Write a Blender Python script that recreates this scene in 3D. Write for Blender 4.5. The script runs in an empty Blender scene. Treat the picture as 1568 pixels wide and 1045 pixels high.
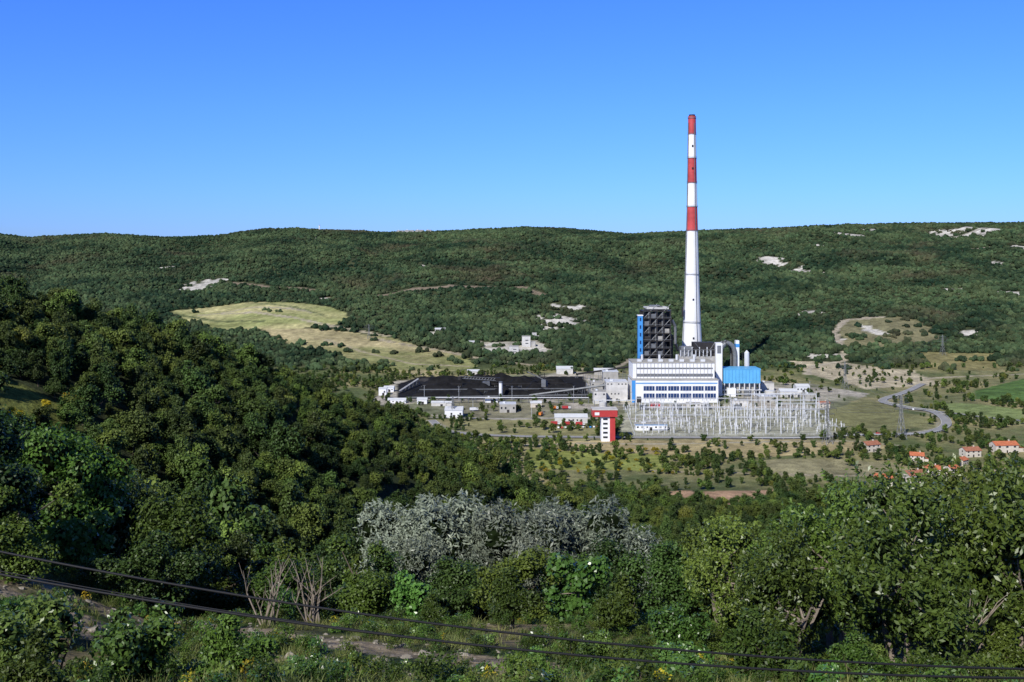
import bpy, math, numpy as np
from mathutils import Vector
rng=np.random.default_rng(7)
scene=bpy.context.scene
# ---------------------------------------------------------------- noise
def _h(ix,iy,s):
    n=(ix.astype(np.int64)*374761393+iy.astype(np.int64)*668265263+s*982451653)&0xffffffff
    n=((n^(n>>13))*1274126177)&0xffffffff
    n=(n^(n>>16))&0xffff
    return n/65535.0
def vn(x,y,s=0):
    x=np.asarray(x,float);y=np.asarray(y,float)
    ix=np.floor(x);iy=np.floor(y);fx=x-ix;fy=y-iy
    fx=fx*fx*(3-2*fx);fy=fy*fy*(3-2*fy)
    a=_h(ix,iy,s);b=_h(ix+1,iy,s);c=_h(ix,iy+1,s);d=_h(ix+1,iy+1,s)
    return (a*(1-fx)+b*fx)*(1-fy)+(c*(1-fx)+d*fx)*fy
def fbm(x,y,sc,o=4,s=0):
    t=0;a=1;n=0
    for i in range(o):
        t=t+a*vn(np.asarray(x)/sc+i*17.3,np.asarray(y)/sc-i*9.1,s+i);n+=a;a*=.5;sc/=2.03
    return t/n-.5
# ---------------------------------------------------------------- terrain
MY=[-400,0,20,35,50,70,100,150,200,300,400,500,600,700,800]
MZ=[200,161,156,150,146.5,138,125,103,84,55,34,18,8,2,0]
CX=[-3000,-1646,-1540,-1330,-1120,-953,-806,-701,-512,-386,-197,-50,34,180,370,560,768,873,1083,1293,1500,1646,3200]
CZ=[225,232,220,234,224,232,249,255,249,241,243,249,257,251,236,241,249,255,264,268,272,274,280]
SS=[-400,-200,0,100,172,238,291,326,357,410,472,560]
SZ=[235,216,192,172,151,129,114,99,85,57,24,-6]
def softp(v,k): return np.logaddexp(0,v*k)/k
def H(x,y,detail=True):
    x=np.asarray(x,float);y=np.asarray(y,float)
    m=np.interp(y,MY,MZ)
    m=m+np.clip(-x-18,0,130)*.42*np.clip(1-(y-60)/260,0,1)*np.clip((y-25)/30,0,1)
    vx=x+300;vy=y-200
    s=(vx*317+vy*350)/472.2;p=(vx*350-vy*317)/472.2
    c=np.interp(s,SS,SZ)
    sp=c-.42*(np.sqrt(p*p+30*30)-30)-np.clip(-p-20,0,1e4)*.25
    z=m+softp(sp-m,.12)*np.clip((s+400)/100,0,1)*1.0
    z=np.where(z<-3,-3,z)
    z=z+fbm(x,y,60,3,3)*8*np.clip((y-70)/100,0,1)*np.clip((760-y)/200,0,1)
    sh=(y-1380+40*fbm(x,x*0,300,2,40))/1820
    cr=np.interp(x/np.maximum(y,1500)*3200,CX,CZ)-7
    f=softp(sh,28)-1.45*softp(sh-1,24)
    f=np.maximum(f,.15*np.clip(sh*4,0,1))
    env=np.clip(sh*1.5,0,1)*np.clip((1.02-sh)*4,.10,1)
    z=z+cr*1.035*f+fbm(x,y,520,4,11)*60*env+ (np.abs(fbm(x+.3*y,y*.35,260,3,21))*-95+12)*env
    z=z+fbm(x,y,150,2,5)*2.0*np.clip((y-700)/100,0,1)*np.clip((1450-y)/60,0,1)*(np.abs(x-150)>330)
    if detail: z=z+fbm(x,y,6,3,8)*.5*np.clip(1-(y-40)/200,.15,1)
    return z
def hz(x,y): return float(H(np.array([x]),np.array([y]))[0])
# ---------------------------------------------------------------- regions
R=[ # polygon, colour, tree density, edge warp
 ([(-160,1140),(-150,1290),(108,1365),(384,1257),(423,1180),(308,1006),(110,1006),(-55,1006),(-148,1060)],(.24,.225,.18),.05,4,'yard'),
 ([(-146,1257),(-124,1322),(96,1322),(90,1140),(-130,1128)],(.016,.016,.017),0,2,'coal'),
 ([(-650,1905),(-514,1955),(-386,1890),(-300,1815),(-288,1731),(-326,1680),(-484,1685),(-600,1800)],(.26,.29,.09),.01,10,'fieldA'),
 ([(-430,1690),(-300,1670),(-195,1613),(-136,1545),(-62,1482),(-50,1400),(-110,1330),(-162,1350),(-234,1462),(-343,1560)],(.24,.25,.085),.06,10,'fieldB'),
 ([(103,949),(124,1070),(320,1070),(300,904),(98,904)],(.33,.33,.25),.0,2,'switch'),
 ([(314,1048),(408,1118),(410,967),(357,914),(300,914)],(.19,.19,.085),.0,4,'f4'),
 ([(30,878),(66,885),(243,892),(330,845),(235,803),(80,828)],(.36,.30,.16),.10,5,'f5'),
 ([(195,790),(300,786),(306,744),(190,712)],(.27,.25,.14),.04,4,'f6'),
 ([(105,668),(215,682),(208,650),(149,614),(100,630)],(.38,.25,.16),.01,3,'soil'),
 ([(-60,980),(44,1006),(85,949),(67,882),(-20,880)],(.24,.23,.11),.10,5,'f8'),
 ([(555,1197),(664,1290),(760,1250),(640,1070),(518,1118)],(.085,.15,.04),0,3,'f9'),
 ([(463,1093),(543,1056),(497,967),(446,1006)],(.19,.24,.09),0,3,'f10'),
 ([(403,1442),(470,1416),(553,1370),(533,1257),(437,1220),(398,1359)],(.42,.37,.26),.10,22,'quarry'),
 ([(575,1731),(704,1742),(684,1590),(581,1536),(508,1545)],(.19,.18,.10),.1,14,'f12'),
 ([(617,1502),(740,1490),(668,1370),(576,1380)],(.22,.2,.09),.05,8,'f13'),
 ([(10,845),(131,820),(112,755),(15,765)],(.22,.25,.07),.22,6,'f14'),
 ([(333,718),(400,725),(380,680),(324,689)],(.2,.25,.09),.02,3,'f15'),
 ([(430,880),(560,900),(520,820),(440,800)],(.12,.16,.06),.12,6,'f16'),
 ([(-75,1120),(60,1110),(60,1010),(-60,1006)],(.22,.21,.14),.06,6,'yardgrass'),
 ([(-150,262),(-118,262),(-98,240),(-104,215),(-140,222)],(.15,.17,.045),.34,9,'clear1'),
 ([(-95,140),(-62,130),(-52,112),(-80,105)],(.2,.16,.09),.05,4,'clear2'),
 ([(-60,1580),(40,1590),(70,1500),(-30,1490)],(.36,.34,.28),.22,22,'quarry2'),
 ([(-420,2000),(-330,2010),(-310,1960),(-400,1955)],(.16,.12,.06),.35,20,'brown'),
]
ROCK=[(-690,2190,40,60),(633,2443,30,50),(672,2290,36,60),(700,2250,26,50),(1150,2897,100,80),(1060,2920,50,50),(1400,2852,130,70),(950,2794,34,50),
 (898,1996,40,24),(87,1742,36,56),(60,1700,24,36),(-16,1523,50,26),(40,1530,16,26),(1330,2500,70,36),(110,1860,30,16),(980,1960,24,22),(-130,1640,24,14),(470,1470,30,16),(600,1640,16,44),(520,1600,10,40),(1280,2960,46,40),(-350,1990,28,12),(760,1640,22,24),(1220,2700,40,24),(1000,2600,26,20),(540,1800,22,16),(-600,3000,26,24),(1500,2650,60,30),(1180,2780,60,26),(1420,2720,50,26),(-660,2230,24,34),(-870,2500,20,16),(820,2650,26,20),(1360,2960,60,30),(300,2080,18,12),(-1100,2300,24,16),(1120,2300,26,16),(740,2120,20,12),(-200,2350,18,14)]
TRACKS=[([(-620,2180),(-520,2120),(-400,2090),(-250,2070),(-87,2090),(20,2040),(60,1960)],13,(.22,.18,.13)),
 ([(-560,1860),(-480,1835),(-400,1770),(-350,1730),(-300,1690),(-200,1620)],6,(.38,.34,.24)),
 ([(-600,1840),(-500,1880),(-420,1850),(-360,1800)],5,(.38,.34,.24)),([(-620,1860),(-540,1790),(-440,1750)],7,(.12,.14,.06)),([(-500,1930),(-400,1850),(-340,1780)],5,(.14,.16,.07)),
 ([(-220,1600),(-120,1530),(-30,1440),(40,1400),(100,1380)],6,(.32,.28,.2)),
 ([(-300,1600),(-220,1500),(-140,1420),(-60,1400)],4,(.34,.3,.2)),
 ([(130,1480),(170,1440),(150,1400),(100,1370)],5,(.28,.25,.2)),
 ([(508,1530),(530,1640),(580,1730),(650,1745)],7,(.36,.32,.25)),
 ([(398,1340),(420,1400),(480,1440),(500,1500)],6,(.38,.34,.26)),
 ([(440,1290),(520,1300),(620,1330),(760,1350)],5,(.36,.32,.23)),
 ([(1050,2900),(1150,2860),(1300,2900),(1500,2880)],10,(.34,.32,.27)),
 ([(1100,2450),(1250,2500),(1450,2480)],8,(.26,.23,.18)),
 ([(-20,860),(60,872),(130,868),(250,880),(330,850)],3.5,(.36,.33,.24)),
 ([(100,760),(180,730),(300,735),(380,760)],3,(.33,.29,.2)),
 ([(-150,1136),(-40,1133),(86,1135)],3,(.32,.29,.24)),
 ([(-80,1010),(0,1000),(60,1008),(110,1000),(180,1006)],5,(.36,.34,.29)),
 ([(-30,53),(-14,47.5),(-8,44),(-4,40.5),(1,36.5),(5,33)],1.4,(.25,.205,.145)),([(-12,41),(-7,38),(-3,35),(0,31)],.9,(.23,.19,.14)),([(-30,49),(-23,47),(-18,45)],1.3,(.23,.19,.14))]
def inpoly(x,y,P):
    r=np.zeros(x.shape,bool);n=len(P)
    for i in range(n):
        x1,y1=P[i];x2,y2=P[(i+1)%n]
        if y1==y2: continue
        c=((y1>y)!=(y2>y))&(x<(x2-x1)*(y-y1)/(y2-y1)+x1)
        r^=c
    return r
def segd(x,y,P):
    d=np.full(x.shape,1e9)
    for (a,b),(c,e) in zip(P[:-1],P[1:]):
        L=(c-a)**2+(e-b)**2
        t=np.clip(((x-a)*(c-a)+(y-b)*(e-b))/L,0,1)
        d=np.minimum(d,np.hypot(x-a-t*(c-a),y-b-t*(e-b)))
    return d
ROAD=[(520,1260),(470,1190),(417,1122),(422,1070),(432,1026),(424,975),(401,931),(360,900),(300,893),(180,896),(80,898),(-10,905),(-60,930),(-80,990)]
ROAD2=[(432,1026),(500,985),(600,960),(760,950)]
HOUSES=((297,826,14,9,6,.4),(322,792,10,8,5.5,-.3),(264,706,12,8,5.5,-.5),(289,716,15,10,6,.3),(311,738,11,8,6,-.2),(330,748,9,7,4.5,.5),(375,815,14,9,5.5,.2),(412,834,20,10,6.5,.1),(436,800,13,8,4,-.2),(336,1075,12,8,5,.2),(470,870,12,9,5.5,-.4),(352,780,9,7,4.5,.7))
def bare(x,y):
    """how bare the soil near the garden is"""
    d=np.minimum(np.minimum(segd(x,y,TRACKS[-3][0])/1.8,segd(x,y,TRACKS[-2][0])/1.2),segd(x,y,TRACKS[-1][0])/1.8)
    return np.clip(1.5-d+fbm(x,y,3,3,55)*2.6,0,1)
def ground(x,y):
    """colour and tree density"""
    x=np.asarray(x,float);y=np.asarray(y,float)
    n1=fbm(x,y,70,4,31);n2=fbm(x,y,22,3,33);n3=fbm(x,y,300,3,35)
    col=np.zeros(x.shape+(3,));dens=np.ones(x.shape)
    def mix(a,b,t): return np.array(a)*(1-t[...,None])+np.array(b)*t[...,None]
    valley=np.clip((y-640)/60,0,1)*np.clip((1430-y)/60,0,1)
    hill=mix((.028,.04,.02),(.06,.07,.034),np.clip(.5+n1*2,0,1))
    val=mix((.10,.125,.05),(.29,.26,.135),np.clip(.5+n1*2.2+n2,0,1))
    col[:]=hill*(1-valley[...,None])+val*valley[...,None]
    dv=np.clip((n1*.7+n2*.8+n3*.6+.03)*9,0.03,1)
    dens=1-valley+valley*dv
    g=np.clip((75-y)/20,0,1)
    gc=mix((.04,.065,.016),(.17,.14,.09),np.clip(.5+fbm(x,y,5,4,51)*3.2,0,1))
    col=col*(1-g[...,None])+gc*g[...,None]
    for P,c,d,w,k in R:
        wx=x+fbm(x,y,w*4+2,3,61)*w*2;wy=y+fbm(x,y,w*4+2,3,62)*w*2
        m=inpoly(wx,wy,P)
        var=1+n2[m][:,None]*.7+fbm(x[m],y[m],9,2,66)[:,None]*.5
        if k in('fieldA','fieldB'):
            t=np.clip(.55+fbm(x[m]*.6+y[m]*.2,y[m]*1.6,90,4,67)*3.4,0,1)[:,None]
            cc=np.array((.42,.39,.19))*t+np.array((.26,.28,.11))*(1-t)
            if k=='fieldB': cc=np.array((.38,.33,.18))*t+np.array((.21,.22,.09))*(1-t)
            col[m]=cc*var
        elif k=='coal':
            t=(fbm(x[m],y[m],34,3,69)>.24)[:,None]
            col[m]=np.where(t,np.array((.07,.065,.06)),np.array(c))*var
        elif k=='yard':
            t=np.clip(.5+fbm(x[m],y[m],40,3,68)*5,0,1)[:,None]
            col[m]=(np.array((.40,.37,.31))*t+np.array((.16,.17,.10))*(1-t))*var
        else: col[m]=np.array(c)*var
        dens=np.where(m,d*(1+6*np.clip(n2,0,1)),dens)
    for a,b,rx,ry in ROCK:
        d=np.hypot((x-a)/rx,(y-b)/ry)+fbm(x,y,16,3,71)*2.2
        m=d<.85
        col[m]=np.array((.50,.48,.43))*(1+n2[m][:,None])
        dens=np.where(d<.95,0.05,dens)
    for P,w,c in TRACKS:
        d=segd(x,y,P)+fbm(x,y,max(w*3,2),2,72)*w
        m=d<w*.8
        col[m]=np.array(c)*(1+fbm(x[m],y[m],1.5,2,73)[:,None]*.5);dens=np.where(d<w*1.3,0,dens)
    for P in(ROAD,ROAD2):
        d=segd(x,y,P);dens=np.where(d<8,0,dens)
        m=d<6;col[m]=(.3,.28,.2)
    for h in HOUSES: dens=np.where((np.abs(x-h[0])<h[2]*.7)&(y<h[1]+8)&(y>h[1]-18),.0,dens)
    return np.clip(col,0.004,.8),np.clip(dens,0,1)
# ---------------------------------------------------------------- materials
def newmat(name):
    m=bpy.data.materials.new(name);m.use_nodes=True
    nt=m.node_tree;b=nt.nodes['Principled BSDF'];return m,nt,b
def N(nt,t,**k):
    n=nt.nodes.new(t)
    for a,v in k.items(): setattr(n,a,v)
    return n
def surf(name,c,rough=.7,var=.25,sc=.3,metal=0,spec=.3,bump=0):
    m,nt,b=newmat(name)
    tc=N(nt,'ShaderNodeTexCoord');no=N(nt,'ShaderNodeTexNoise');no.inputs['Scale'].default_value=sc;no.inputs['Detail'].default_value=6;no.inputs['Roughness'].default_value=.65
    nt.links.new(tc.outputs['Object'],no.inputs['Vector'])
    mr=N(nt,'ShaderNodeMapRange');mr.inputs[1].default_value=.3;mr.inputs[2].default_value=.7;mr.inputs[3].default_value=1-var;mr.inputs[4].default_value=1+var*.6
    nt.links.new(no.outputs['Fac'],mr.inputs[0])
    vm=N(nt,'ShaderNodeVectorMath',operation='SCALE');vm.inputs[0].default_value=c[:3]
    nt.links.new(mr.outputs[0],vm.inputs['Scale']);nt.links.new(vm.outputs[0],b.inputs['Base Color'])
    b.inputs['Roughness'].default_value=rough;b.inputs['Metallic'].default_value=metal;b.inputs['Specular IOR Level'].default_value=spec
    if bump:
        bp=N(nt,'ShaderNodeBump');bp.inputs['Strength'].default_value=.6;bp.inputs['Distance'].default_value=bump
        nt.links.new(no.outputs['Fac'],bp.inputs['Height']);nt.links.new(bp.outputs[0],b.inputs['Normal'])
    return m
def leafmat(name,c1,c2,rough=.5,trans=.25,spec=.35,big=0,third=None,bigamp=2.2):
    m,nt,b=newmat(name)
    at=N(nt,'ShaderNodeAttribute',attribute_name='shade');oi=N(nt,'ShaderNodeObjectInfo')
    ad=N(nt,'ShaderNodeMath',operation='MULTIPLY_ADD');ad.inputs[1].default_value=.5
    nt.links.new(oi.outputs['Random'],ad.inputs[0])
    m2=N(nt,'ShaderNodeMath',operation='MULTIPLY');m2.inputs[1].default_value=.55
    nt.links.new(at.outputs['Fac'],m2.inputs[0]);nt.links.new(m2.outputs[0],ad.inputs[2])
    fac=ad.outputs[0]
    ge=N(nt,'ShaderNodeNewGeometry')
    if big:
        no=N(nt,'ShaderNodeTexNoise');no.inputs['Scale'].default_value=big;no.inputs['Detail'].default_value=5
        nt.links.new(ge.outputs['Position'],no.inputs['Vector'])
        s=N(nt,'ShaderNodeMath',operation='MULTIPLY_ADD');s.inputs[1].default_value=bigamp;s.inputs[2].default_value=-bigamp/2
        nt.links.new(no.outputs['Fac'],s.inputs[0])
        a2=N(nt,'ShaderNodeMath',operation='ADD',use_clamp=True);nt.links.new(fac,a2.inputs[0]);nt.links.new(s.outputs[0],a2.inputs[1]);fac=a2.outputs[0]
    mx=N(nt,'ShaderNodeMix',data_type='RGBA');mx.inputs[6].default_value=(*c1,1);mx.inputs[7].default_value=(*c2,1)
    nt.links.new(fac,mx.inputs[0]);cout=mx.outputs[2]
    if third:
        n3=N(nt,'ShaderNodeTexNoise');n3.inputs['Scale'].default_value=.0045;n3.inputs['Detail'].default_value=6;n3.inputs['Roughness'].default_value=.7
        nt.links.new(ge.outputs['Position'],n3.inputs['Vector'])
        r3=N(nt,'ShaderNodeMapRange');r3.inputs[1].default_value=.54;r3.inputs[2].default_value=.70;r3.inputs[3].default_value=0;r3.inputs[4].default_value=.8;nt.links.new(n3.outputs['Fac'],r3.inputs[0])
        x3=N(nt,'ShaderNodeMix',data_type='RGBA');x3.inputs[7].default_value=(*third,1);nt.links.new(r3.outputs[0],x3.inputs[0]);nt.links.new(cout,x3.inputs[6]);cout=x3.outputs[2]
    hs=N(nt,'ShaderNodeHueSaturation');nt.links.new(cout,hs.inputs['Color'])
    mr=N(nt,'ShaderNodeMapRange');mr.inputs[3].default_value=.475;mr.inputs[4].default_value=.52
    fr=N(nt,'ShaderNodeMath',operation='FRACT');mu=N(nt,'ShaderNodeMath',operation='MULTIPLY');mu.inputs[1].default_value=13.7
    nt.links.new(oi.outputs['Random'],mu.inputs[0]);nt.links.new(mu.outputs[0],fr.inputs[0]);nt.links.new(fr.outputs[0],mr.inputs[0]);nt.links.new(mr.outputs[0],hs.inputs['Hue'])
    vr=N(nt,'ShaderNodeMapRange');vr.inputs[3].default_value=.6;vr.inputs[4].default_value=1.4;f2=N(nt,'ShaderNodeMath',operation='FRACT');u2=N(nt,'ShaderNodeMath',operation='MULTIPLY');u2.inputs[1].default_value=37.3
    nt.links.new(oi.outputs['Random'],u2.inputs[0]);nt.links.new(u2.outputs[0],f2.inputs[0]);nt.links.new(f2.outputs[0],vr.inputs[0]);nt.links.new(vr.outputs[0],hs.inputs['Value'])
    nt.links.new(hs.outputs[0],b.inputs['Base Color']);b.inputs['Roughness'].default_value=rough;b.inputs['Specular IOR Level'].default_value=spec
    if trans>0:
        tr=N(nt,'ShaderNodeBsdfTranslucent');nt.links.new(hs.outputs[0],tr.inputs['Color'])
        ms=N(nt,'ShaderNodeMixShader');ms.inputs[0].default_value=trans
        nt.links.new(b.outputs[0],ms.inputs[1]);nt.links.new(tr.outputs[0],ms.inputs[2])
        nt.links.new(ms.outputs[0],nt.nodes['Material Output'].inputs['Surface'])
    return m
M={}
M['bark']=surf('bark',(.10,.08,.06),.9,.4,4)
M['palebark']=surf('pale_bark',(.24,.20,.16),.9,.4,4)
M['leaf']=leafmat('leaf_green',(.026,.055,.008),(.105,.17,.026))
M['leafdark']=leafmat('leaf_dark',(.016,.036,.008),(.06,.105,.020),trans=.15)
M['leafash']=leafmat('leaf_ash',(.028,.058,.008),(.145,.205,.036),.4,.2,.5)
M['leafsilver']=leafmat('leaf_silver',(.035,.052,.030),(.235,.27,.20),.45,.1,.5)
M['leafyel']=leafmat('leaf_yellowgreen',(.09,.13,.02),(.22,.25,.05))
M['leafF']=leafmat('leaf_green_slope',(.028,.056,.009),(.118,.165,.030),.6,0,.25,big=.02,bigamp=1.2)
M['leafdarkF']=leafmat('leaf_dark_slope',(.018,.040,.009),(.070,.110,.023),.6,0,.25,big=.02,bigamp=1.2)
M['leafbig']=leafmat('leaf_glossy',(.06,.14,.02),(.16,.27,.06),.32,.3,.6)
M['leafbroom']=leafmat('leaf_broom',(.20,.20,.02),(.48,.38,.02))
M['canopy']=leafmat('canopy_far',(.013,.030,.016),(.062,.092,.040),.9,0,.1,big=.007,third=(.07,.058,.034),bigamp=3.2)  # cooler green: a little distance haze is put into the canopy colour
M['core']=surf('canopy_core',(.008,.014,.004),.95,.3,1,spec=.05)  # near-black lumps inside crowns: shade in the leaf gaps put into the colour
M['white']=surf('white_cladding',(.78,.79,.80),.55,.12,.08)
M['offwhite']=surf('weathered_white_wall',(.56,.55,.52),.7,.25,.15)
M['concrete']=surf('concrete',(.38,.37,.34),.85,.25,.15)
M['chimwhite']=surf('chimney_white_paint',(.80,.80,.79),.6,.12,.05)
M['chimred']=surf('chimney_red_paint',(.48,.065,.065),.6,.35,.08)
M['blue']=surf('blue_cladding',(.06,.27,.62),.45,.12,.1)
M['sky']=surf('light_blue_roof',(.12,.42,.72),.45,.1,.1)
M['glass']=surf('blue_glazing',(.02,.05,.15),.15,.3,.2,spec=.6)
M['dark']=surf('dark_steel',(.03,.028,.028),.6,.4,.2)
M['steel']=surf('grey_steel',(.18,.19,.20),.5,.3,.2,metal=.2)
M['galv']=surf('galvanised_steel',(.60,.62,.64),.5,.1,.2)
M['red']=surf('red_cladding',(.45,.05,.05),.5,.2,.2)
M['roof']=surf('terracotta_roof',(.50,.16,.075),.85,.4,.8)
M['roof2']=surf('old_terracotta_roof',(.36,.15,.09),.85,.45,.8)
M['plaster']=surf('plaster',(.58,.53,.45),.85,.2,.5)
M['asphalt']=surf('asphalt',(.30,.30,.30),.9,.2,.1)
M['paint']=surf('road_paint',(.75,.75,.72),.7,.1,.5)
M['coal']=surf('coal',(.012,.012,.013),.85,.6,.12,bump=.8,spec=.15)
M['stone']=surf('limestone',(.27,.245,.205),.9,.45,2.5,bump=.05)
M['wire']=surf('black_cable',(.012,.012,.013),.6,.1,1)
M['tyre']=surf('tyre_rubber',(.02,.02,.02),.9,.1,1)
M['orange']=surf('orange_paint',(.65,.2,.03),.5,.1,1)
M['grass']=leafmat('grass_blade',(.07,.11,.025),(.24,.26,.09),.6,.3,.2)
M['window']=surf('window_glass',(.03,.035,.045),.2,.2,1,spec=.6)
def groundmat():
    m,nt,b=newmat('ground_soil_grass')
    at=N(nt,'ShaderNodeAttribute',attribute_name='gcol');ge=N(nt,'ShaderNodeNewGeometry')
    outs=[]
    for sc,lo,hi in((.9,.65,1.35),(.12,.7,1.3),(7,.7,1.3)):
        no=N(nt,'ShaderNodeTexNoise');no.inputs['Scale'].default_value=sc;no.inputs['Detail'].default_value=5;nt.links.new(ge.outputs['Position'],no.inputs['Vector'])
        mr=N(nt,'ShaderNodeMapRange');mr.inputs[1].default_value=.3;mr.inputs[2].default_value=.7;mr.inputs[3].default_value=lo;mr.inputs[4].default_value=hi
        nt.links.new(no.outputs['Fac'],mr.inputs[0]);outs.append((no,mr))
    m1=N(nt,'ShaderNodeMath',operation='MULTIPLY');m2=N(nt,'ShaderNodeMath',operation='MULTIPLY')
    nt.links.new(outs[0][1].outputs[0],m1.inputs[0]);nt.links.new(outs[1][1].outputs[0],m1.inputs[1])
    nt.links.new(m1.outputs[0],m2.inputs[0]);nt.links.new(outs[2][1].outputs[0],m2.inputs[1])
    vm=N(nt,'ShaderNodeVectorMath',operation='SCALE');nt.links.new(at.outputs['Color'],vm.inputs[0]);nt.links.new(m2.outputs[0],vm.inputs['Scale'])
    nt.links.new(vm.outputs[0],b.inputs['Base Color']);b.inputs['Roughness'].default_value=.95;b.inputs['Specular IOR Level'].default_value=.1
    bp=N(nt,'ShaderNodeBump');bp.inputs['Strength'].default_value=.8;bp.inputs['Distance'].default_value=.5
    nt.links.new(outs[0][0].outputs['Fac'],bp.inputs['Height']);nt.links.new(bp.outputs[0],b.inputs['Normal'])
    return m
M['ground']=groundmat()
# ---------------------------------------------------------------- mesh helpers
def quadmesh(name,V,F,mats,mi=None,shade=None,smooth=False):
    me=bpy.data.meshes.new(name);V=np.asarray(V,np.float32);F=np.asarray(F,np.int32)
    me.vertices.add(len(V));me.vertices.foreach_set('co',V.ravel())
    me.loops.add(F.size);me.loops.foreach_set('vertex_index',F.ravel())
    me.polygons.add(len(F));me.polygons.foreach_set('loop_start',np.arange(0,F.size,4,dtype=np.int32))
    for m in mats: me.materials.append(m)
    if mi is not None: me.polygons.foreach_set('material_index',np.asarray(mi,np.int32))
    me.update(calc_edges=True)
    if shade is not None:
        a=me.attributes.new('shade','FLOAT','POINT');a.data.foreach_set('value',np.asarray(shade,np.float32))
    me.polygons.foreach_set('use_smooth',np.full(len(F),smooth))
    me.update();return me
def link(o,coll=None): (coll or scene.collection).objects.link(o);return o
ys=np.concatenate([np.arange(-120,16,8),np.arange(16,70,.35),70*np.exp(np.linspace(0,math.log(560/70),150))[:-1],np.arange(560,1500,3.2),np.linspace(1500,3500,230)[:-1],3500*np.exp(np.linspace(0,math.log(8),30))])
ts=np.linspace(-1,1,640);ts=np.sign(ts)*(np.abs(ts)*.72+np.abs(ts)**4*.9)
Yg,Tg=np.meshgrid(ys,ts,indexing='ij');Xg=Tg*(np.maximum(Yg,0)+45)
Z=H(Xg,Yg);col,_=ground(Xg,Yg)
ny,nx=Xg.shape
idx=np.arange(ny*nx).reshape(ny,nx)
F=np.stack([idx[:-1,:-1],idx[:-1,1:],idx[1:,1:],idx[1:,:-1]],-1).reshape(-1,4)
me=quadmesh('ground',np.stack([Xg,Yg,Z],-1).reshape(-1,3),F,[M['ground']],smooth=True)
a=me.attributes.new('gcol','FLOAT_COLOR','POINT')
a.data.foreach_set('color',np.concatenate([col.reshape(-1,3),np.ones((ny*nx,1))],1).astype(np.float32).ravel())
link(bpy.data.objects.new('ground',me))
# ---- trees
def cubesphere(n):
    V=[];F=[]
    g=np.linspace(-1,1,n+1);g=np.tan(g*math.pi/4)
    for ax in range(3):
        for sg in(-1,1):
            a,b=np.meshgrid(g,g,indexing='ij');c=np.full_like(a,sg)
            P=[None]*3;P[ax]=c;P[(ax+1)%3]=a if sg>0 else b;P[(ax+2)%3]=b if sg>0 else a
            P=np.stack(P,-1).reshape(-1,3);P/=np.linalg.norm(P,axis=1)[:,None]
            o=sum(len(v) for v in V);V.append(P)
            i=np.arange((n+1)**2).reshape(n+1,n+1)+o
            F.append(np.stack([i[:-1,:-1],i[1:,:-1],i[1:,1:],i[:-1,1:]],-1).reshape(-1,4))
    return np.concatenate(V),np.concatenate(F)
def lump(V,r,amp,seed):
    n=fbm(V[:,0]*3+V[:,2]*1.7+seed,V[:,1]*3-V[:,2]*2.1,1.3,3,seed)
    return V*(1+amp*n)[:,None]*r
def tube(P,Rr,k=6):
    P=[np.array(p,float) for p in P];V=[];F=[]
    for i,p in enumerate(P):
        d=P[min(i+1,len(P)-1)]-P[max(i-1,0)];d/=np.linalg.norm(d)+1e-9
        u=np.cross(d,(1,.13,.2));u/=np.linalg.norm(u);w=np.cross(d,u)
        an=np.arange(k)*2*math.pi/k
        V.append(p+Rr[i]*(np.cos(an)[:,None]*u+np.sin(an)[:,None]*w))
    for i in range(len(P)-1):
        for j in range(k): F.append((i*k+j,i*k+(j+1)%k,(i+1)*k+(j+1)%k,(i+1)*k+j))
    return np.concatenate(V),np.array(F)
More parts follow.
